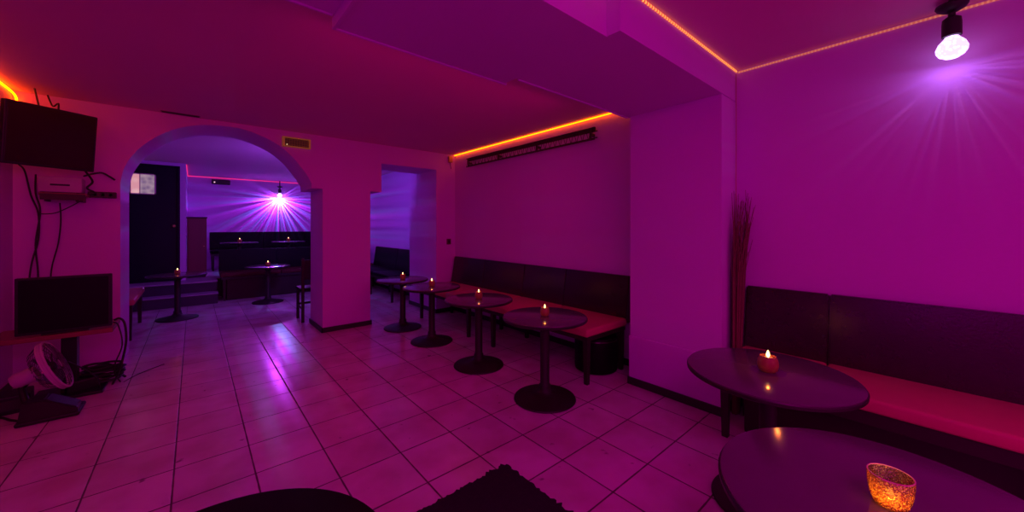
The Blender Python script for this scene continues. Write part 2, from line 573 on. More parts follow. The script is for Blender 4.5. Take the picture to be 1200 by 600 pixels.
def make_table(label, loc, r=0.33, group='round pedestal tables along the wall bench', top='laminate'):
    t = thing('pedestal_table', label, 'table', (loc[0], loc[1], loc[2] if len(loc) > 2 else 0), rng.random() * 0.5, group)
    b = BM(); lathe(b, [(0, 0), (0.235, 0), (0.242, 0.006), (0.238, 0.014), (0.19, 0.026), (0.12, 0.040), (0.07, 0.055), (0.05, 0.075), (0.046, 0.09), (0, 0.09)], n=56)
    obj('base', b, M['iron'], t, True)
    b = BM(); lathe(b, [(0, 0.085), (0.046, 0.085), (0.046, 0.11), (0.036, 0.125), (0.036, 0.56), (0.05, 0.575), (0.05, 0.60), (0, 0.60)], n=28)
    obj('column', b, M['iron'], t, True)
    b = BM()
    for k in range(4):
        box(b, 0.03, 0.20, -0.018, 0.018, 0.600, 0.622, bev=0.004, mtx=Matrix.Rotation(k * PI / 2, 4, 'Z'))
    obj('bracket', b, M['iron'], t)
    b = BM(); lathe(b, [(0, 0.622), (r - 0.012, 0.622), (r - 0.001, 0.628), (r, 0.640), (r - 0.003, 0.6445), (0, 0.6445)], n=72)
    tp = obj('table_top', b, M['edge'], t, True)
    b = BM(); lathe(b, [(0, 0.6446), (r - 0.005, 0.6446), (r - 0.006, 0.6485), (r - 0.011, 0.650), (0, 0.650)], n=72)
    obj('laminate', b, M[top], tp, True)
    return t


make_table('round dark pedestal table nearest the pillar, in front of the end of the long bench', (2.086, 2.023))
make_table('round dark pedestal table by the wall bench, second nearest to the white pillar', (2.10, 2.929))
make_table('round dark pedestal table by the wall bench, third out from the white pillar', (2.119, 3.899))
make_table('round pedestal table nearest the square opening, last of the wall bench row', (2.112, 4.679))
make_table('large round dark table in front of the near right bench, black leg beside it', (2.106, 0.542), 0.355, 'round tables by the near bench')
make_table('round dark table at the bottom right corner carrying the crackled amber glass', (1.316, 0.080), 0.375, 'round tables by the near bench')
make_table('black round table top cut off by the bottom edge, left of the mat', (0.002, 0.857), 0.345, 'round tables by the near bench', 'matte_top')
make_table('round pedestal table inside the arch in front of the dark door and steps', (-0.182, 7.30), 0.34, 'round pedestal tables in the back room')
make_table('round pedestal table in the back room with its top shining pale lilac', (1.003, 7.84), 0.34, 'round pedestal tables in the back room')
make_table('small dark table up on the platform near the brown cabinet', (0.731, 9.62, 0.37), 0.33, 'round pedestal tables in the back room')
make_table('small dark table up on the platform below the far bulb', (1.62, 9.62, 0.37), 0.33, 'round pedestal tables in the back room')

# ------------------------------------------------------------------ candles


def make_candle(label, loc, power=0.22):
    t = thing('candle_holder', label, 'candle', loc, 0, 'red votive candles on the tables')
    b = BM(); lathe(b, [(0, 0), (0.024, 0), (0.033, 0.008), (0.037, 0.03), (0.034, 0.052), (0.028, 0.066), (0.025, 0.066), (0.030, 0.05), (0.033, 0.03), (0.028, 0.012), (0, 0.010)], n=24)
    obj('votive_cup', b, M['redglass'], t, True)
    b = BM(); lathe(b, [(0, 0.011), (0.026, 0.012), (0.029, 0.03), (0.026, 0.056), (0, 0.056)], n=20)
    obj('wax', b, M['candle'], t, True)
    b = BM(); lathe(b, [(0, 0.057), (0.004, 0.061), (0.0072, 0.069), (0.0055, 0.079), (0.002, 0.088), (0, 0.092)], n=12)
    obj('flame', b, M['flame'], t, True)
    point('candle_light', (0, 0, 0.12), (1.0, 0.20, 0.03), power, 0.0, t)
    return t


cand = [('votive candle with bright flame on the bench table nearest the pillar', (2.086, 2.023, 0.65)),
        ('votive candle on the second bench table from the pillar', (2.10, 2.929, 0.65)),
        ('votive candle on the third bench table from the pillar', (2.119, 3.899, 0.65)),
        ('votive candle on the farthest bench table, before the square opening', (2.112, 4.679, 0.65)),
        ('round votive candle with sparkling flame on the large table by the right bench', (2.106, 0.542, 0.65)),
        ('votive candle on the back room table in front of the steps', (-0.182, 7.30, 0.65)),
        ('votive candle on the lilac shining back room table', (1.003, 7.84, 0.65)),
        ('tiny lit candle on the platform table nearer the cabinet', (0.731, 9.62, 1.02)),
        ('tiny lit candle on the platform table below the far bulb', (1.62, 9.62, 1.02))]
for i, (lb, lc) in enumerate(cand):
    cn = make_candle(lb, lc, 0.12 if i != 4 else 0.25)
    if i == 4:
        cn.scale = (1.2, 1.2, 1.12)

# crackled amber tumbler
g = bpy.data.materials.new('crackled_amber_glass')
g.use_nodes = True
nt = g.node_tree
bs = nt.nodes['Principled BSDF']
tc = nt.nodes.new('ShaderNodeTexCoord')
vo = nt.nodes.new('ShaderNodeTexVoronoi'); vo.inputs['Scale'].default_value = 230
nt.links.new(tc.outputs['Object'], vo.inputs['Vector'])
cr = nt.nodes.new('ShaderNodeValToRGB')
cr.color_ramp.elements[0].color = (1.0, 0.72, 0.25, 1); cr.color_ramp.elements[0].position = 0.12
cr.color_ramp.elements[1].color = (0.22, 0.03, 0.005, 1); cr.color_ramp.elements[1].position = 0.50
nt.links.new(vo.outputs['Distance'], cr.inputs['Fac'])
tr = nt.nodes.new('ShaderNodeBsdfTranslucent'); nt.links.new(cr.outputs['Color'], tr.inputs['Color'])
gl = nt.nodes.new('ShaderNodeBsdfGlossy'); gl.inputs['Roughness'].default_value = 0.15; gl.inputs['Color'].default_value = (1, 0.8, 0.7, 1)
bp = nt.nodes.new('ShaderNodeBump'); bp.inputs['Strength'].default_value = 0.9; bp.inputs['Distance'].default_value = 0.003
nt.links.new(vo.outputs['Distance'], bp.inputs['Height'])
nt.links.new(bp.outputs[0], gl.inputs['Normal'])
m1 = nt.nodes.new('ShaderNodeMixShader'); m1.inputs[0].default_value = 0.22
nt.links.new(tr.outputs[0], m1.inputs[1]); nt.links.new(gl.outputs[0], m1.inputs[2])
tp_ = nt.nodes.new('ShaderNodeBsdfTransparent'); tp_.inputs['Color'].default_value = (1.0, 0.75, 0.5, 1)
m2 = nt.nodes.new('ShaderNodeMixShader'); m2.inputs[0].default_value = 0.28
nt.links.new(m1.outputs[0], m2.inputs[1]); nt.links.new(tp_.outputs[0], m2.inputs[2])
nt.links.new(m2.outputs[0], nt.nodes['Material Output'].inputs['Surface'])
t = thing('glass_tumbler', 'crackled amber glass candle tumbler glowing on the table at bottom right', 'candle', (1.325, 0.080, 0.65))
t.scale = (0.96, 0.96, 0.87)
b = BM(); lathe(b, [(0, 0.001), (0.026, 0.001), (0.034, 0.006), (0.041, 0.03), (0.045, 0.06), (0.0455, 0.088), (0.044, 0.0905), (0.0425, 0.088), (0.042, 0.06), (0.038, 0.032), (0.030, 0.012), (0, 0.010)], n=44)
obj('tumbler_glass', b, g, t, True)
b = BM(); torus(b, 0.044, 0.0016, Matrix.Translation((0, 0, 0.0895)), 44, 8)
obj('rim', b, mat('rim_glass', (0.75, 0.35, 0.35), 0.15), t, True)
b = BM(); lathe(b, [(0, 0.0115), (0.018, 0.0115), (0.018, 0.026), (0, 0.026)], n=24)
obj('wax', b, M['candle'], t, True)
b = BM(); lathe(b, [(0, 0.027), (0.004, 0.030), (0.007, 0.036), (0.004, 0.046), (0, 0.052)], n=12)
obj('flame', b, M['flame'], t, True)
point('candle_light', (-0.018, 0.0, 0.040), (1.0, 0.50, 0.05), 0.25, 0.0, t)

# ------------------------------------------------------------------ benches


def make_bench(label, xf, xw, y0, y1, zs, ztop, seams, legs, z0=0.0, apron=0.05, axis='y', cushion='seat', backtilt=0.05, group='upholstered wall benches', panel=None):
    """bench against a wall at x = xw, seat front at xf; axis 'x' turns it to a wall at y = xw"""
    if axis == 'y':
        mt = Matrix.Identity(4)
    else:  # swap x and y
        mt = Matrix(((0, 1, 0, 0), (1, 0, 0, 0), (0, 0, 1, 0), (0, 0, 0, 1)))
    c0 = Vector((xw, y0, z0))
    ctr = mt @ c0
    t = thing('upholstered_bench', label, 'bench', ctr, 0, group)
    T = Matrix.Translation(-ctr) @ mt
    edges = [y0] + list(seams) + [y1]
    s = 1 if xw > xf else -1
    for a, e in zip(edges, edges[1:]):
        b = BM(); x0, x1 = sorted((xf, xw - s * 0.09)); box(b, x0, x1, a + 0.002, e - 0.002, z0 + zs - 0.07, z0 + zs, bev=0.018, seg=3, mtx=T)
        obj('cushion', b, M[cushion], t, True)
        b = BM()
        poly = [(xw - s * 0.012, z0 + zs - 0.05), (xw - s * 0.012, z0 + ztop), (xw - s * (0.05), z0 + ztop), (xw - s * (0.06 + backtilt), z0 + zs + 0.001), (xw - s * (0.06 + backtilt), z0 + zs - 0.05)]
        q = BM(); prism(q, poly, 'y', a + 0.002, e - 0.002)
        bmesh.ops.bevel(q, geom=list(q.edges), offset=0.008, segments=2, affect='EDGES')
        bmesh.ops.transform(q, matrix=T, verts=q.verts)
        merge(b, q)
        obj('backrest', b, M['leather' if cushion == 'seat' else 'black_leather'], t, True)
    b = BM(); x0, x1 = sorted((xf + s * 0.02, xw - s * 0.10))
    box(b, x0, x1, y0 + 0.015, y1 - 0.015, z0 + zs - 0.07 - apron, z0 + zs - 0.071, bev=0.003, mtx=T)
    obj('seat_frame', b, M['wood'], t)
    for ly in legs:
        for lx in (xf + s * 0.045, xw - s * 0.14):
            q = BM(); box(q, -0.024, 0.024, -0.024, 0.024, 0, 1.0)
            zt = zs - 0.07 - apron
            for v in q.verts:
                k = 0.72 if v.co.z < 0.5 else 1.0
                v.co.x *= k; v.co.y *= k
                v.co.z = z0 + (0 if v.co.z < 0.5 else zt)
            bmesh.ops.transform(q, matrix=T @ Matrix.Translation((lx, ly, 0)), verts=q.verts)
            obj('leg', q, M['wood'], t)
    if panel:
        b = BM(); box(b, *panel, z0 + 0.0, z0 + zs - 0.07 - apron, bev=0.01, mtx=T)
        obj('support_box', b, M['wood'], t)
    return t


make_bench('near right wall bench with red seat cushions and tall dark backrest', 2.55, 3.13, -1.6, 0.93, 0.49, 0.915, (-0.55, 0.46), (-1.5, -0.3, 0.90), panel=(2.74, 3.02, -1.3, 0.84), apron=0.07)
make_bench('long dark backed wall bench with red seat behind the four small tables', 2.50, 3.20, 1.93, 5.06, 0.48, 0.875, (2.72, 3.40, 4.24), (1.97, 3.27, 3.76, 4.99), apron=0.04)
make_bench('dark bench in the back room seen through the square opening', 2.62, 3.20, 6.3, 8.42, 0.48, 0.90, (7.2,), (6.35, 7.4, 8.35), cushion='black_leather')
make_bench('dark low bench under the arch facing the steps, red front edge', 8.45, 9.06, 0.36, 3.15, 0.50, 0.90, (1.3, 2.2), (0.42, 1.7, 3.0), axis='x', cushion='seat_dark', panel=(8.52, 8.95, 0.45, 3.1))
make_bench('dark high backed bench on the platform under the far bulb', 10.4, 11.0, 0.27, 3.15, 0.45, 0.85, (1.3, 2.2), (0.32, 1.7, 3.1), z0=0.37, axis='x', cushion='black_leather')
make_bench('padded bench along the left wall just inside the arch', -0.53, -1.10, 6.2, 7.40, 0.49, 0.88, (), (6.25, 7.33), cushion='seat')

# drum pouf tucked under the near end of the long bench
t = thing('drum_pouf', 'black drum shaped pouf tucked under the bench end next to the pillar', 'pouf', (2.905, 2.14, 0))
b = BM(); lathe(b, [(0, 0.0), (0.17, 0.0), (0.195, 0.012), (0.20, 0.04), (0.20, 0.30), (0.19, 0.325), (0, 0.33)], n=40); obj('body', b, M['black_leather'], t, True)
b = BM(); torus(b, 0.198, 0.006, Matrix.Translation((0, 0, 0.30))); obj('piping', b, M['leather'], t, True)

# ------------------------------------------------------------------ chair by the arch pillar
t = thing('dining_chair', 'dark wooden chair pushed against the far side of the arch pillar', 'chair', (1.35, 6.02, 0))
for sx in (-0.19, 0.17):
    b = BM(); box(b, sx - 0.018, sx + 0.018, 0.135, 0.17, 0, 0.43, bev=0.004); obj('leg', b, M['wood'], t)
    b = BM(); box(b, sx - 0.018, sx + 0.018, -0.19, -0.155, 0, 0.90, bev=0.004); obj('leg', b, M['wood'], t)
b = BM(); box(b, -0.215, 0.195, -0.15, 0.19, 0.43, 0.475, bev=0.014); obj('seat', b, M['black_leather'], t, True)
b = BM(); box(b, -0.172, 0.152, -0.185, -0.16, 0.60, 0.88, bev=0.008); obj('backrest', b, M['wood'], t)
b = BM(); box(b, -0.172, 0.152, 0.143, 0.162, 0.20, 0.23); box(b, -0.20, -0.185, -0.155, 0.14, 0.18, 0.21); box(b, 0.165, 0.18, -0.155, 0.14, 0.18, 0.21); obj('stretcher', b, M['wood'], t)

# brown cabinet on the platform
t = thing('tall_cabinet', 'reddish brown tall cabinet at the left end of the platform benches', 'cabinet', (0.045, 9.5, 0.37))
b = BM(); box(b, -0.145, 0.145, -0.18, 0.18, 0.03, 1.14, bev=0.006); obj('body', b, M['cabwood'], t)
b = BM(); box(b, -0.155, 0.155, -0.19, 0.19, 1.14, 1.165, bev=0.004); obj('top', b, M['wood'], t)
b = BM(); box(b, -0.13, 0.13, -0.165, 0.165, 0.0, 0.03); obj('plinth', b, M['wood'], t)
b = BM(); box(b, -0.128, 0.128, -0.196, -0.181, 0.06, 1.11, bev=0.004)
dd = obj('door', b, M['cabwood'], t)
b = BM(); lathe(b, [(0, 0), (0.006, 0), (0.006, 0.012), (0.012, 0.018), (0.009, 0.026), (0, 0.027)], (0.10, -0.196, 0.6), 14, Matrix.Rotation(R(90), 4, 'X')); obj('knob', b, M['brass'], dd, True)

# ------------------------------------------------------------------ bulbs on ceiling holders


def make_bulb(label, loc, zc, power, contrast, group='globe bulbs on black ceiling holders', seed=0.0, rod=0.0):
    t = thing('globe_bulb_lamp', label, 'lamp', loc, 0, group)
    z = zc
    b = BM(); lathe(b, [(0, z), (0.058, z), (0.060, z - 0.008), (0.052, z - 0.022), (0.03, z - 0.036), (0.014, z - 0.044), (0.014, z - 0.07), (0, z - 0.07)], n=32)
    obj('ceiling_cup', b, M['blackpl'], t, True)
    b = BM(); lathe(b, [(0, z - 0.001), (0.012, z - 0.001), (0.012, z + rod), (0, z + rod)], n=14)
    obj('stem', b, M['blackpl'], t, True)
    b = BM(); lathe(b, [(0, z - 0.062), (0.02, z - 0.064), (0.034, z - 0.075), (0.036, z - 0.10), (0.036, z - 0.165), (0.030, z - 0.168), (0, z - 0.168)], n=28)
    obj('socket', b, M['blackpl'], t, True)
    zb = z - 0.225
    b = BM(); lathe(b, [(0, z - 0.166), (0.024, z - 0.168), (0.030, z - 0.178), (0.048, z - 0.20), (0.058, zb - 0.002), (0.056, zb - 0.02), (0.045, zb - 0.040), (0.025, zb - 0.053), (0, zb - 0.057)], n=32)
    obj('globe', b, M['bulbglow'], t, True)
    l = bpy.data.lights.new('bulb_light', 'POINT')
    l.energy = power
    l.shadow_soft_size = 0.0
    l.use_nodes = True
    nt = l.node_tree
    em = nt.nodes['Emission']
    ge = nt.nodes.new('ShaderNodeNewGeometry')
    # coloured rays: direction quantised into a fan by a stretched noise
    nz = nt.nodes.new('ShaderNodeTexNoise')
    nz.inputs['Scale'].default_value = 1.0
    nz.inputs['Detail'].default_value = 2
    sp = nt.nodes.new('ShaderNodeSeparateXYZ')
    nt.links.new(ge.outputs['Incoming'], sp.inputs[0])
    ax = (0 if group == 'back' else 1)
    at = nt.nodes.new('ShaderNodeMath'); at.operation = 'ARCTAN2'
    nt.links.new(sp.outputs[0 if seed > 0 else 1], at.inputs[0]); nt.links.new(sp.outputs[2], at.inputs[1])
    cb = nt.nodes.new('ShaderNodeCombineXYZ')
    k = nt.nodes.new('ShaderNodeMath'); k.operation = 'MULTIPLY'; k.inputs[1].default_value = 9.5
    nt.links.new(at.outputs[0], k.inputs[0]); nt.links.new(k.outputs[0], cb.inputs[0])
    cb.inputs[1].default_value = seed * 3.1
    nt.links.new(cb.outputs[0], nz.inputs['Vector'])
    ra = nt.nodes.new('ShaderNodeMapRange')
    ra.inputs['From Min'].default_value = 0.42; ra.inputs['From Max'].default_value = 0.62
    ra.inputs['To Min'].default_value = 1.0 - contrast; ra.inputs['To Max'].default_value = 1.0 + contrast * 1.4
    nt.links.new(nz.outputs['Fac'], ra.inputs['Value'])
    mu = nt.nodes.new('ShaderNodeMixRGB'); mu.blend_type = 'MIX'
    hue = nt.nodes.new('ShaderNodeHueSaturation')
    mu.inputs['Color1'].default_value = (0.55, 0.05, 1.0, 1) if contrast > 0.4 else (0.62, 0.34, 1.0, 1)
    mu.inputs['Color2'].default_value = (0.10, 0.32, 1.0, 1) if contrast > 0.4 else (0.26, 0.20, 1.0, 1)
    n2 = nt.nodes.new('ShaderNodeTexNoise'); n2.inputs['Scale'].default_value = 1.7
    nt.links.new(cb.outputs[0], n2.inputs['Vector'])
    r2 = nt.nodes.new('ShaderNodeMapRange'); r2.inputs['From Min'].default_value = 0.45; r2.inputs['From Max'].default_value = 0.6
    nt.links.new(n2.outputs['Fac'], r2.inputs['Value'])
    nt.links.new(r2.outputs[0], mu.inputs['Fac'])
    nt.nodes.remove(hue)
    nt.links.new(mu.outputs[0], em.inputs['Color'])
    zr = nt.nodes.new('ShaderNodeMapRange')
    zr.inputs['From Min'].default_value = -0.10; zr.inputs['From Max'].default_value = 0.25
    zr.inputs['To Min'].default_value = 1.0; zr.inputs['To Max'].default_value = 0.12
    nt.links.new(sp.outputs[2], zr.inputs['Value'])
    zm = nt.nodes.new('ShaderNodeMath'); zm.operation = 'MULTIPLY'
    nt.links.new(ra.outputs[0], zm.inputs[0]); nt.links.new(zr.outputs[0], zm.inputs[1])
    nt.links.new(zm.outputs[0], em.inputs['Strength'])
    lo = bpy.data.objects.new('bulb_light', l)
    C.objects.link(lo)
    lo.parent = t
    lo.location = (0, 0, zb - 0.075)
    return t


make_bulb('glowing globe bulb in a black holder on the ceiling edge above the near bench', (3.00, -0.043, 0), 2.510, 1.0, 0.35, rod=0.025)
make_bulb('far globe bulb throwing coloured rays on the back room wall', (1.64, 10.86, 0), 2.36, 55, 0.8, seed=1.0, rod=0.14)

# ------------------------------------------------------------------ LED strips
def strip(label, bm, m, group='LED light strips'):
    return tag(obj('led_strip_light', bm, m), label, 'light strip', group)


b = BM(); box(b, 0.60, 3.115, 1.000, 1.0065, 2.518, 2.530)
strip('amber LED strip with bright dots along the top of the near beam face', b, M['led_dots_x'])
b = BM(); box(b, 3.120, 3.128, -1.6, 0.995, 2.512, 2.523)
strip('thin pinkish amber LED strip where the near right wall meets the ceiling', b, M['led_dots_y'])
b = BM(); box(b, 3.170, 3.180, 1.80, 5.10, 2.484, 2.494)
strip('amber LED strip above the dark metal lattice on the bench wall', b, M['led_amber'])
b = BM(); tube(b, [(-1.150, 1.95, 2.480), (-1.150, 2.8, 2.480), (-1.150, 3.6, 2.480), (-1.150, 4.3, 2.482), (-1.148, 4.8, 2.478), (-1.144, 5.02, 2.470), (-1.138, 5.09, 2.445), (-1.135, 5.105, 2.40)], 0.0075, 8)
strip('bright amber LED strip in the left ceiling corner above the hung television', b, emat('led_amber_bright', (1.0, 0.10, 0.0), 19.0, base=(0.4, 0.2, 0.05)))
b = BM(); box(b, -0.105, 3.1, 10.985, 10.995, 2.478, 2.490); box(b, -0.108, -0.098, 9.05, 10.99, 2.478, 2.490)
strip('pink LED line along the top of the back room wall', b, M['led_pink'])

# strip end box in the corner
t = thing('junction_box', 'small brass coloured box at the corner end of the far amber strip', 'electrical box', (3.10, 5.12, 2.37))
b = BM(); box(b, -0.035, 0.03, -0.045, -0.001, 0, 0.10, bev=0.005); obj('housing', b, M['brass'], t)
b = BM(); tube(b, [(0.0, -0.02, 0.0), (0.005, -0.02, -0.05), (0.02, -0.015, -0.10)], 0.004, 6); obj('cable', b, M['cable'], t, True)

# cord in the corner by the pillar
b = BM(); tube(b, [(3.10, 1.002, 2.50), (3.103, 1.002, 2.0), (3.098, 1.002, 1.75), (3.100, 1.000, 1.45)], 0.0035, 6)
tag(obj('cable', b, mat('pale_cord', (0.6, 0.3, 0.3), 0.6), None, True), 'thin cord running down the corner beside the pillar to the twigs', 'cord')

# metal lattice on the bench wall
t = thing('lattice_rack', 'dark metal lattice rack mounted high on the bench wall under the amber strip', 'rack', (3.14, 2.33, 2.25))
b = BM()
for z in (0.006, 0.128):
    tube(b, [(0.0, 0.0, z), (0.0, 2.37, z)], 0.007, 8, False)
obj('rail', b, M['rack'], t, True)
b = BM()
for z in (0.03, 0.100):
    tube(b, [(0.045, 0.0, z), (0.045, 2.37, z)], 0.006, 8, False)
obj('rail', b, M['rack'], t, True)
b = BM(); box(b, 0.012, 0.020, 0.0, 2.37, 0.085, 0.135, bev=0.002)
obj('back_board', b, M['rack'], t)
b = BM()
n = 30
for i in range(n):
    y0 = 2.37 * i / n
    tube(b, [(0, y0, 0.006), (0, y0 + 1.185 / n, 0.128)], 0.0032, 6, False)
    tube(b, [(0, y0 + 1.185 / n, 0.128), (0, y0 + 2.37 / n, 0.006)], 0.0032, 6, False)
obj('lattice', b, M['rack'], t, True)
for y in (0.05, 0.85, 1.6, 2.32):
    b = BM(); box(b, -0.004, 0.058, y - 0.012, y + 0.012, 0.045, 0.072); box(b, -0.008, 0.008, y - 0.01, y + 0.01, 0.0, 0.13); obj('bracket', b, M['rack'], t)

# ------------------------------------------------------------------ wall fittings
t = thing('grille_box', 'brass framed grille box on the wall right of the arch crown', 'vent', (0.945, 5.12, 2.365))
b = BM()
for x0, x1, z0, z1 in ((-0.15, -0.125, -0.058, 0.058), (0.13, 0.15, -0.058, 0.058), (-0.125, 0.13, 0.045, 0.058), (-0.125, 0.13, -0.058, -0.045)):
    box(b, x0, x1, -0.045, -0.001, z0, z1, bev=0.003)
obj('frame', b, emat('amber_frame_painted_glow', (1.0, 0.42, 0.05), 0.06, base=(0.5, 0.35, 0.1)), t)  # weak emission stands in for amber light on the frame
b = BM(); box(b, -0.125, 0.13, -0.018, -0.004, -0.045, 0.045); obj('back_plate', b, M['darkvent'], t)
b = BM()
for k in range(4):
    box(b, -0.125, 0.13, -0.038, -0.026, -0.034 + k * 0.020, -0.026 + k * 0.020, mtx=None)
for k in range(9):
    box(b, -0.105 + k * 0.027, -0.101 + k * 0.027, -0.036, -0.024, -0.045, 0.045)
obj('slat', b, emat('amber_slat_painted_glow', (1.0, 0.35, 0.04), 0.018, base=(0.2, 0.12, 0.05)), t)  # faint emission put into the slats in place of amber light
b = BM(); lathe(b, [(0, 0), (0.007, 0), (0.006, 0.008), (0, 0.01)], (-0.105, -0.044, -0.035), 12, Matrix.Rotation(R(90), 4, 'X')); obj('indicator', b, emat('pale_indicator', (1, 0.6, 0.3), 0.8), t, True)

t = thing('loudspeaker', 'small dark box with a lit dot high on the back room wall', 'speaker', (0.48, 11.0, 2.385))
b = BM(); box(b, -0.17, 0.17, -0.08, -0.002, -0.055, 0.055, bev=0.01); obj('housing', b, M['blackpl'], t)
b = BM(); box(b, -0.15, 0.15, -0.086, -0.08, -0.042, 0.042, bev=0.002); obj('grille', b, M['darkvent'], t)
b = BM(); lathe(b, [(0, 0), (0.014, 0), (0.012, 0.008), (0, 0.01)], (-0.12, -0.087, -0.01), 12, Matrix.Rotation(R(90), 4, 'X')); obj('indicator', b, emat('small_lamp', (1, 0.55, 0.7), 1.2), t, True)

t = thing('light_switch', 'small dark wall switch between the square opening and the long bench', 'switch', (3.08, 5.12, 1.11))
b = BM(); box(b, -0.038, 0.038, -0.014, -0.001, -0.045, 0.045, bev=0.004); obj('plate', b, mat('switch_plate', (0.16, 0.06, 0.05), 0.5), t)
b = BM(); box(b, -0.018, 0.018, -0.021, -0.012, -0.025, 0.025, bev=0.003); obj('rocker', b, M['blackpl'], t)

t = thing('ceiling_slot_vent', 'thin dark slot vent where the ceiling meets the wall left of the arch crown', 'vent', (-0.1, 5.05, 2.50))
b = BM(); box(b, -0.15, 0.15, -0.035, 0.035, -0.006, -0.001, bev=0.002); obj('frame', b, mat('vent_paint', (0.30, 0.15, 0.22), 0.6), t)
b = BM()
for k in range(3):
    box(b, -0.14, 0.14, -0.024 + k * 0.02, -0.018 + k * 0.02, -0.009, -0.006)
obj('slat', b, M['blackpl'], t)

# ------------------------------------------------------------------ hung television
rz = math.atan2(4.93 - 4.64, -0.67 + 1.09)
t = thing('hanging_television', 'flat television hung high in the left corner, tilted down', 'television', (-0.88, 4.785, 2.08), rz)
tilt = Matrix.Rotation(R(6), 4, 'X')
b = BM(); box(b, -0.265, 0.265, 0.0, 0.05, -0.245, 0.245, bev=0.008, mtx=tilt); obj('casing', b, M['blackpl'], t)
b = BM(); box(b, -0.250, 0.250, -0.004, 0.001, -0.226, 0.232, bev=0.001, mtx=tilt); obj('screen', b, M['screen'], t)
b = BM(); box(b, -0.10, 0.10, 0.05, 0.075, -0.10, 0.10, bev=0.006, mtx=tilt); obj('mount_plate', b, M['rack'], t)
b = BM(); tube(b, [(0, 0.07, 0), (0.02, 0.16, 0.0), (0.0, 0.27, 0.0)], 0.018, 10, False); tube(b, [(-0.05, 0.07, 0.0), (-0.05, 0.07, 0.26), (-0.06, 0.10, 0.40)], 0.006, 8, False); obj('wall_arm', b, M['rack'], t, True)

# white box on a small shelf, power bar and cables
t = thing('mounted_shelf', 'small brown shelf on the wall under the hung television', 'shelf', (-0.87, 5.12, 1.63))
b = BM(); box(b, -0.125, 0.15, -0.16, -0.001, -0.012, 0.012, bev=0.003); obj('board', b, M['redwood'], t)
b = BM(); box(b, -0.10, -0.085, -0.12, -0.001, -0.062, -0.012); box(b, 0.105, 0.12, -0.12, -0.001, -0.062, -0.012); obj('bracket', b, M['rack'], t)
b = BM(); box(b, -0.115, 0.14, -0.165, -0.155, -0.05, 0.002, bev=0.002); obj('front_lip', b, M['rack'], t)
t = thing('set_top_box', 'pale plastic set top box on the small shelf below the television', 'electronic box', (-0.875, 5.03, 1.6425))
b = BM(); box(b, -0.125, 0.125, -0.07, 0.07, 0.003, 0.135, bev=0.012); obj('case', b, M['whitepl'], t, True)
b = BM(); box(b, -0.055, 0.055, -0.0725, -0.068, 0.06, 0.075, bev=0.001); obj('slot', b, M['blackpl'], t)
b = BM()
for sx in (-0.1, 0.1):
    for sy in (-0.05, 0.05):
        box(b, sx - 0.01, sx + 0.01, sy - 0.01, sy + 0.01, 0, 0.004)
obj('foot', b, M['blackpl'], t)
t = thing('power_bar', 'dark horizontal power bar on the wall right of the small shelf', 'power strip', (-0.64, 5.12, 1.645))
b = BM(); box(b, -0.095, 0.085, -0.045, -0.001, -0.028, 0.028, bev=0.006); obj('housing', b, M['rack'], t)
b = BM()
for k in range(3):
    lathe(b, [(0, 0), (0.017, 0), (0.017, 0.006), (0.012, 0.006), (0.012, 0.001), (0, 0.001)], (-0.05 + k * 0.05, -0.044, 0), 16, Matrix.Rotation(R(90), 4, 'X'))
obj('socket', b, M['blackpl'], t, True)


def cable(label, pts, r=0.006, group='black cables in the left corner'):
    b = BM(); tube(b, pts, r, 7)
    return tag(obj('cable', b, M['cable'], None, True), label, 'cable', group)


cable('long thin cable hanging from the left side of the television to the monitor', [(-1.09, 4.95, 1.86), (-1.09, 5.09, 1.82), (-1.06, 5.10, 1.62), (-1.02, 5.10, 1.46), (-1.02, 5.10, 1.24), (-1.05, 5.09, 1.06), (-1.06, 5.06, 0.90), (-1.06, 5.0, 0.6)])
cable('second cable crossing the first one beside the pale box', [(-1.03, 5.08, 1.80), (-1.035, 5.10, 1.64), (-1.01, 5.10, 1.48), (-1.035, 5.10, 1.20), (-1.02, 5.09, 0.95), (-1.01, 5.05, 0.6)])
cable('cable dropping straight from the small shelf to the monitor', [(-0.90, 5.10, 1.56), (-0.895, 5.10, 1.40), (-0.91, 5.10, 1.20), (-0.945, 5.09, 0.98), (-0.95, 5.05, 0.7)], 0.005)
cable('thin cable looping sideways under the small shelf', [(-0.76, 5.10, 1.60), (-0.84, 5.10, 1.53), (-0.93, 5.11, 1.47), (-1.01, 5.10, 1.46)], 0.004)
cable('curled cable end sticking out right of the television', [(-0.74, 4.98, 1.80), (-0.71, 5.07, 1.83), (-0.65, 5.09, 1.85), (-0.60, 5.09, 1.82), (-0.565, 5.10, 1.79)], 0.008)
cable('tangled cable hanging between television and power bar', [(-0.73, 4.97, 1.84), (-0.70, 5.05, 1.76), (-0.735, 5.06, 1.70), (-0.69, 5.07, 1.66), (-0.75, 5.06, 1.62), (-0.80, 5.06, 1.575)], 0.008)
cable('small wire curl above the television by the ceiling', [(-0.96, 5.05, 2.49), (-0.95, 5.08, 2.44), (-0.93, 5.06, 2.40), (-0.90, 5.05, 2.43), (-0.89, 5.0, 2.37), (-0.87, 4.93, 2.32)], 0.006)

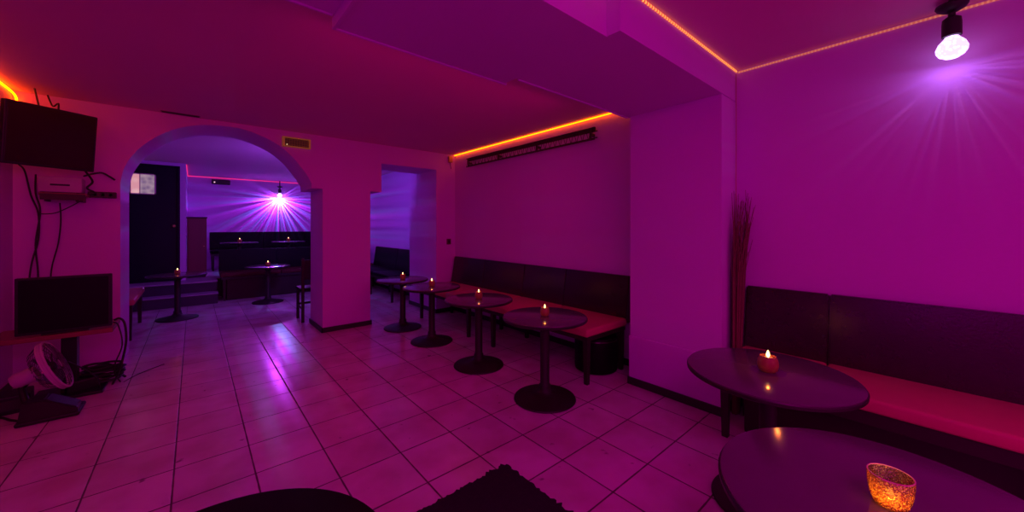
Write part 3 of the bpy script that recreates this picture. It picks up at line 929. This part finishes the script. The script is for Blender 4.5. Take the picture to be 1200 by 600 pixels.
# ------------------------------------------------------------------ monitor on a low table
t = thing('side_table', 'low table with reddish edge and black pedestal under the monitor', 'table', (-0.80, 4.60, 0))
b = BM(); box(b, -0.34, 0.30, -0.20, 0.22, 0.49, 0.525, bev=0.004); obj('table_top', b, M['redwood'], t)
b = BM(); box(b, 0.0, 0.085, -0.045, 0.045, 0.02, 0.49, bev=0.004); obj('pedestal', b, M['blackpl'], t)
b = BM(); box(b, -0.15, 0.24, -0.16, 0.16, 0.0, 0.022, bev=0.004); obj('base', b, M['blackpl'], t)
t = thing('monitor', 'square black monitor standing on the low table by the arch', 'monitor', (-0.755, 4.46, 0.525))
b = BM(); box(b, -0.245, 0.245, -0.02, 0.02, 0.012, 0.44, bev=0.006); obj('casing', b, M['blackpl'], t)
b = BM(); box(b, -0.228, 0.228, -0.023, -0.019, 0.03, 0.424, bev=0.001); obj('screen', b, M['monscreen'], t)
b = BM(); box(b, -0.04, 0.04, 0.0, 0.06, 0.004, 0.2, bev=0.004); box(b, -0.12, 0.12, -0.03, 0.14, 0.0, 0.012, bev=0.003); obj('stand', b, M['blackpl'], t)

# cable from the monitor and the heap on the floor
cable('thick cable curving from the monitor edge down beside the arch', [(-0.50, 4.50, 0.57), (-0.47, 4.47, 0.585), (-0.44, 4.46, 0.54), (-0.43, 4.46, 0.40), (-0.45, 4.47, 0.25), (-0.48, 4.50, 0.12), (-0.52, 4.56, 0.02)], 0.008)
cable('thinner cable falling beside the thick one near the arch foot', [(-0.51, 4.52, 0.55), (-0.48, 4.50, 0.52), (-0.455, 4.48, 0.36), (-0.50, 4.52, 0.2), (-0.505, 4.56, 0.1), (-0.48, 4.62, 0.01)], 0.005)
for k, lb in enumerate(('coiled black cable on the floor, outermost coil of the heap', 'coiled black cable in the middle of the floor heap', 'loosely wound cable on top of the floor heap')):
    pts = []
    rr = random.Random(20 + k)
    for i in range(34):
        a = i * 0.62 + k
        r0 = 0.13 - 0.02 * k + rr.uniform(-0.02, 0.02)
        pts.append((-0.63 + 0.02 * k + math.cos(a) * r0 * 1.15, 4.72 + math.sin(a) * r0 * 0.8, 0.012 + 0.03 * k + 0.0026 * i + rr.uniform(0, 0.012)))
    b = BM(); tube(b, pts, 0.0095, 7)
    tag(obj('cable_coil', b, M['cable'], None, True), lb, 'cable', 'coiled cables on the floor by the arch')
cable('thin pale lit cable from the fan to the cable heap', [(-0.72, 4.30, 0.33), (-0.66, 4.36, 0.25), (-0.60, 4.42, 0.15), (-0.585, 4.50, 0.03)], 0.005)
cable('cable lying across the tiles right of the floor heap', [(-0.46, 4.62, 0.004), (-0.40, 4.75, 0.004), (-0.33, 4.84, 0.004), (-0.22, 4.96, 0.004)], 0.003)
t = thing('power_adapter', 'black power adapter block amid the floor cables', 'adapter', (-0.70, 4.60, 0), 0.4)
b = BM(); box(b, -0.09, 0.09, -0.045, 0.045, 0.0, 0.10, bev=0.01); obj('body', b, M['blackpl'], t)
b = BM(); tube(b, [(0.09, 0, 0.05), (0.13, 0.0, 0.045), (0.16, 0.02, 0.03)], [0.011, 0.005], 8); obj('cord', b, M['cable'], t, True)

# ------------------------------------------------------------------ floor fan
t = thing('floor_fan', 'round caged floor fan leaning back on the floor before the monitor table', 'fan', (-0.78, 4.15, 0))
N = Vector((0.93, 0.02, 0.38)).normalized()
q = N.to_track_quat('Z', 'Y').to_matrix().to_4x4()
FM = Matrix.Translation((0, 0, 0.345)) @ q
b = BM()
torus(b, 0.178, 0.008, FM @ Matrix.Translation((0, 0, 0.035)), 48, 10)
torus(b, 0.178, 0.005, FM @ Matrix.Translation((0, 0, 0.010)), 48, 8)
lathe(b, [(0.180, 0.010), (0.183, 0.022), (0.180, 0.035), (0.176, 0.035), (0.179, 0.022), (0.176, 0.010), (0.180, 0.010)], n=48, mtx=FM)
obj('rim', b, M['whitepl'], t, True)
b = BM()
for rr_ in (0.04, 0.065, 0.09, 0.115, 0.14, 0.16):
    torus(b, rr_, 0.0014, FM @ Matrix.Translation((0, 0, 0.05 - 0.1 * max(0, rr_ - 0.08) ** 1.2)), 36, 5)
for k in range(18):
    a = 2 * PI * k / 18
    p = [FM @ Vector((math.cos(a) * r_, math.sin(a) * r_, z_)) for r_, z_ in ((0.03, 0.052), (0.11, 0.049), (0.175, 0.038))]
    tube(b, p, 0.0015, 5, False)
obj('front_grille', b, M['blackpl'], t, True)
b = BM()
for k in range(24):
    a = 2 * PI * k / 24
    p = [FM @ Vector((math.cos(a) * r_, math.sin(a) * r_, z_)) for r_, z_ in ((0.05, -0.065), (0.13, -0.05), (0.176, 0.010))]
    tube(b, p, 0.0015, 5, False)
obj('rear_grille', b, M['blackpl'], t, True)
for k in range(5):
    b = BM()
    rows = []
    for i in range(7):
        r_ = 0.035 + i * 0.02
        wv = 0.28 + 0.35 * math.sin(i / 6 * PI) * 0.9
        row = []
        for s in (-1, -0.33, 0.33, 1):
            a = 2 * PI * k / 5 + s * wv + i * 0.03
            row.append((math.cos(a) * r_, math.sin(a) * r_, s * 0.018))
        rows.append(row)
    top = [[b.verts.new(FM @ Vector(p)) for p in row] for row in rows]
    bot = [[b.verts.new(FM @ (Vector(p) - Vector((0, 0, 0.003)))) for p in row] for row in rows]
    for i in range(6):
        for j in range(3):
            b.faces.new((top[i][j], top[i][j + 1], top[i + 1][j + 1], top[i + 1][j]))
            b.faces.new((bot[i][j], bot[i + 1][j], bot[i + 1][j + 1], bot[i][j + 1]))
    per = [(0, j) for j in range(4)] + [(i, 3) for i in range(1, 7)] + [(6, j) for j in (2, 1, 0)] + [(i, 0) for i in (5, 4, 3, 2, 1)]
    for (a1, b1), (a2, b2) in zip(per, per[1:] + per[:1]):
        b.faces.new((top[a1][b1], bot[a1][b1], bot[a2][b2], top[a2][b2]))
    obj('blade', b, mat('fan_blade_%d' % k, (0.10, 0.07, 0.09), 0.4), t, True)
b = BM(); lathe(b, [(0, 0.03), (0.025, 0.03), (0.035, 0.015), (0.035, -0.02), (0, -0.02)], n=24, mtx=FM); obj('hub', b, M['blackpl'], t, True)
b = BM(); lathe(b, [(0, -0.06), (0.045, -0.06), (0.052, -0.075), (0.052, -0.15), (0.04, -0.175), (0, -0.18)], n=28, mtx=FM); obj('motor_housing', b, M['whitepl'], t, True)
b = BM()
box(b, -0.13, 0.16, -0.13, 0.10, 0.0, 0.03, bev=0.012)
q2 = BM(); prism(q2, [(-0.12, 0.02), (0.15, 0.02), (0.15, 0.06), (0.0, 0.155), (-0.10, 0.155)], 'y', -0.12, 0.03)
bmesh.ops.bevel(q2, geom=list(q2.edges), offset=0.008, segments=2, affect='EDGES'); merge(b, q2)
obj('base', b, M['iron'], t)
b = BM(); tube(b, [(-0.09, -0.05, 0.12), (-0.13, 0.03, 0.22), (-0.09, 0.03, 0.29)], 0.02, 10, False); obj('neck', b, M['iron'], t, True)
cable('fan cord lying on the tiles at the left edge', [(-0.86, 4.10, 0.01), (-0.92, 4.16, 0.007), (-0.97, 4.22, 0.007), (-1.02, 4.30, 0.007), (-1.10, 4.38, 0.007)], 0.008)
# dark equipment box at the far left edge
t = thing('equipment_box', 'low dark box on the floor at the left picture edge behind the fan', 'box', (-1.02, 4.45, 0), 0.1)
b = BM(); box(b, -0.12, 0.10, -0.10, 0.10, 0.0, 0.13, bev=0.01); obj('case', b, M['blackpl'], t)
b = BM(); box(b, -0.09, 0.07, -0.104, -0.1, 0.03, 0.10, bev=0.002); obj('front_panel', b, M['darkvent'], t)

# ------------------------------------------------------------------ bundle of dried twigs in the corner
b = BM()
for i in range(95):
    a = rng.uniform(0, 2 * PI)
    r0 = 0.045 * math.sqrt(rng.random())
    x0, y0 = 2.975 + math.cos(a) * r0 * 1.0, 0.962 + math.sin(a) * r0 * 0.45
    h = rng.uniform(1.15, 1.62)
    lean = rng.uniform(0.2, 1.0)
    x1 = x0 + 0.055 + math.cos(a) * 0.035
    y1 = min(y0 - 0.005 + math.sin(a) * 0.02, 0.99)
    sx = rng.uniform(-0.09, 0.10) * lean
    sy = -abs(rng.uniform(-0.02, 0.12)) * lean
    x2, y2 = min(x1 + sx, 3.115), min(y1 + sy, 0.992)
    p = [(x0, y0, 0.002), ((x0 + x1) / 2 + 0.004, (y0 + y1) / 2, h * 0.45), (x1, y1, h * 0.78), ((x1 + x2) / 2 + rng.uniform(-0.01, 0.01), (y1 + y2) / 2, h * 0.9), (x2, y2, h)]
    tube(b, p, [rng.uniform(0.0030, 0.0052), 0.0012], 5)
tw = obj('twig_bundle', b, M['twig'], None, True)
tag(tw, 'tall bundle of dried reddish twigs leaning in the corner beside the pillar', 'dried twigs')

# ------------------------------------------------------------------ ragged mat
rm = random.Random(3)
X0, X1, Y0, Y1 = 0.30, 1.335, 0.35, 1.60
pts = []


def edge(ax, ay, bx, by, n, nx, ny):
    for i in range(n):
        f = i / n
        j = rm.uniform(-0.006, 0.010) + (0.014 if rm.random() < 0.12 else 0)
        pts.append((ax + (bx - ax) * f + nx * j, ay + (by - ay) * f + ny * j))


edge(X0, Y0, X1, Y0, 60, 0, -1); edge(X1, Y0, X1, Y1, 90, 1, 0); edge(X1, Y1, X0, Y1, 90, 0, 1); edge(X0, Y1, X0, Y0, 60, -1, 0)
b = BM(); prism(b, pts, 'z', 0.0015, 0.010)
tag(obj('floor_mat', b, M['mat']), 'dark fuzzy mat with ragged edges on the tiles at the bottom', 'mat')
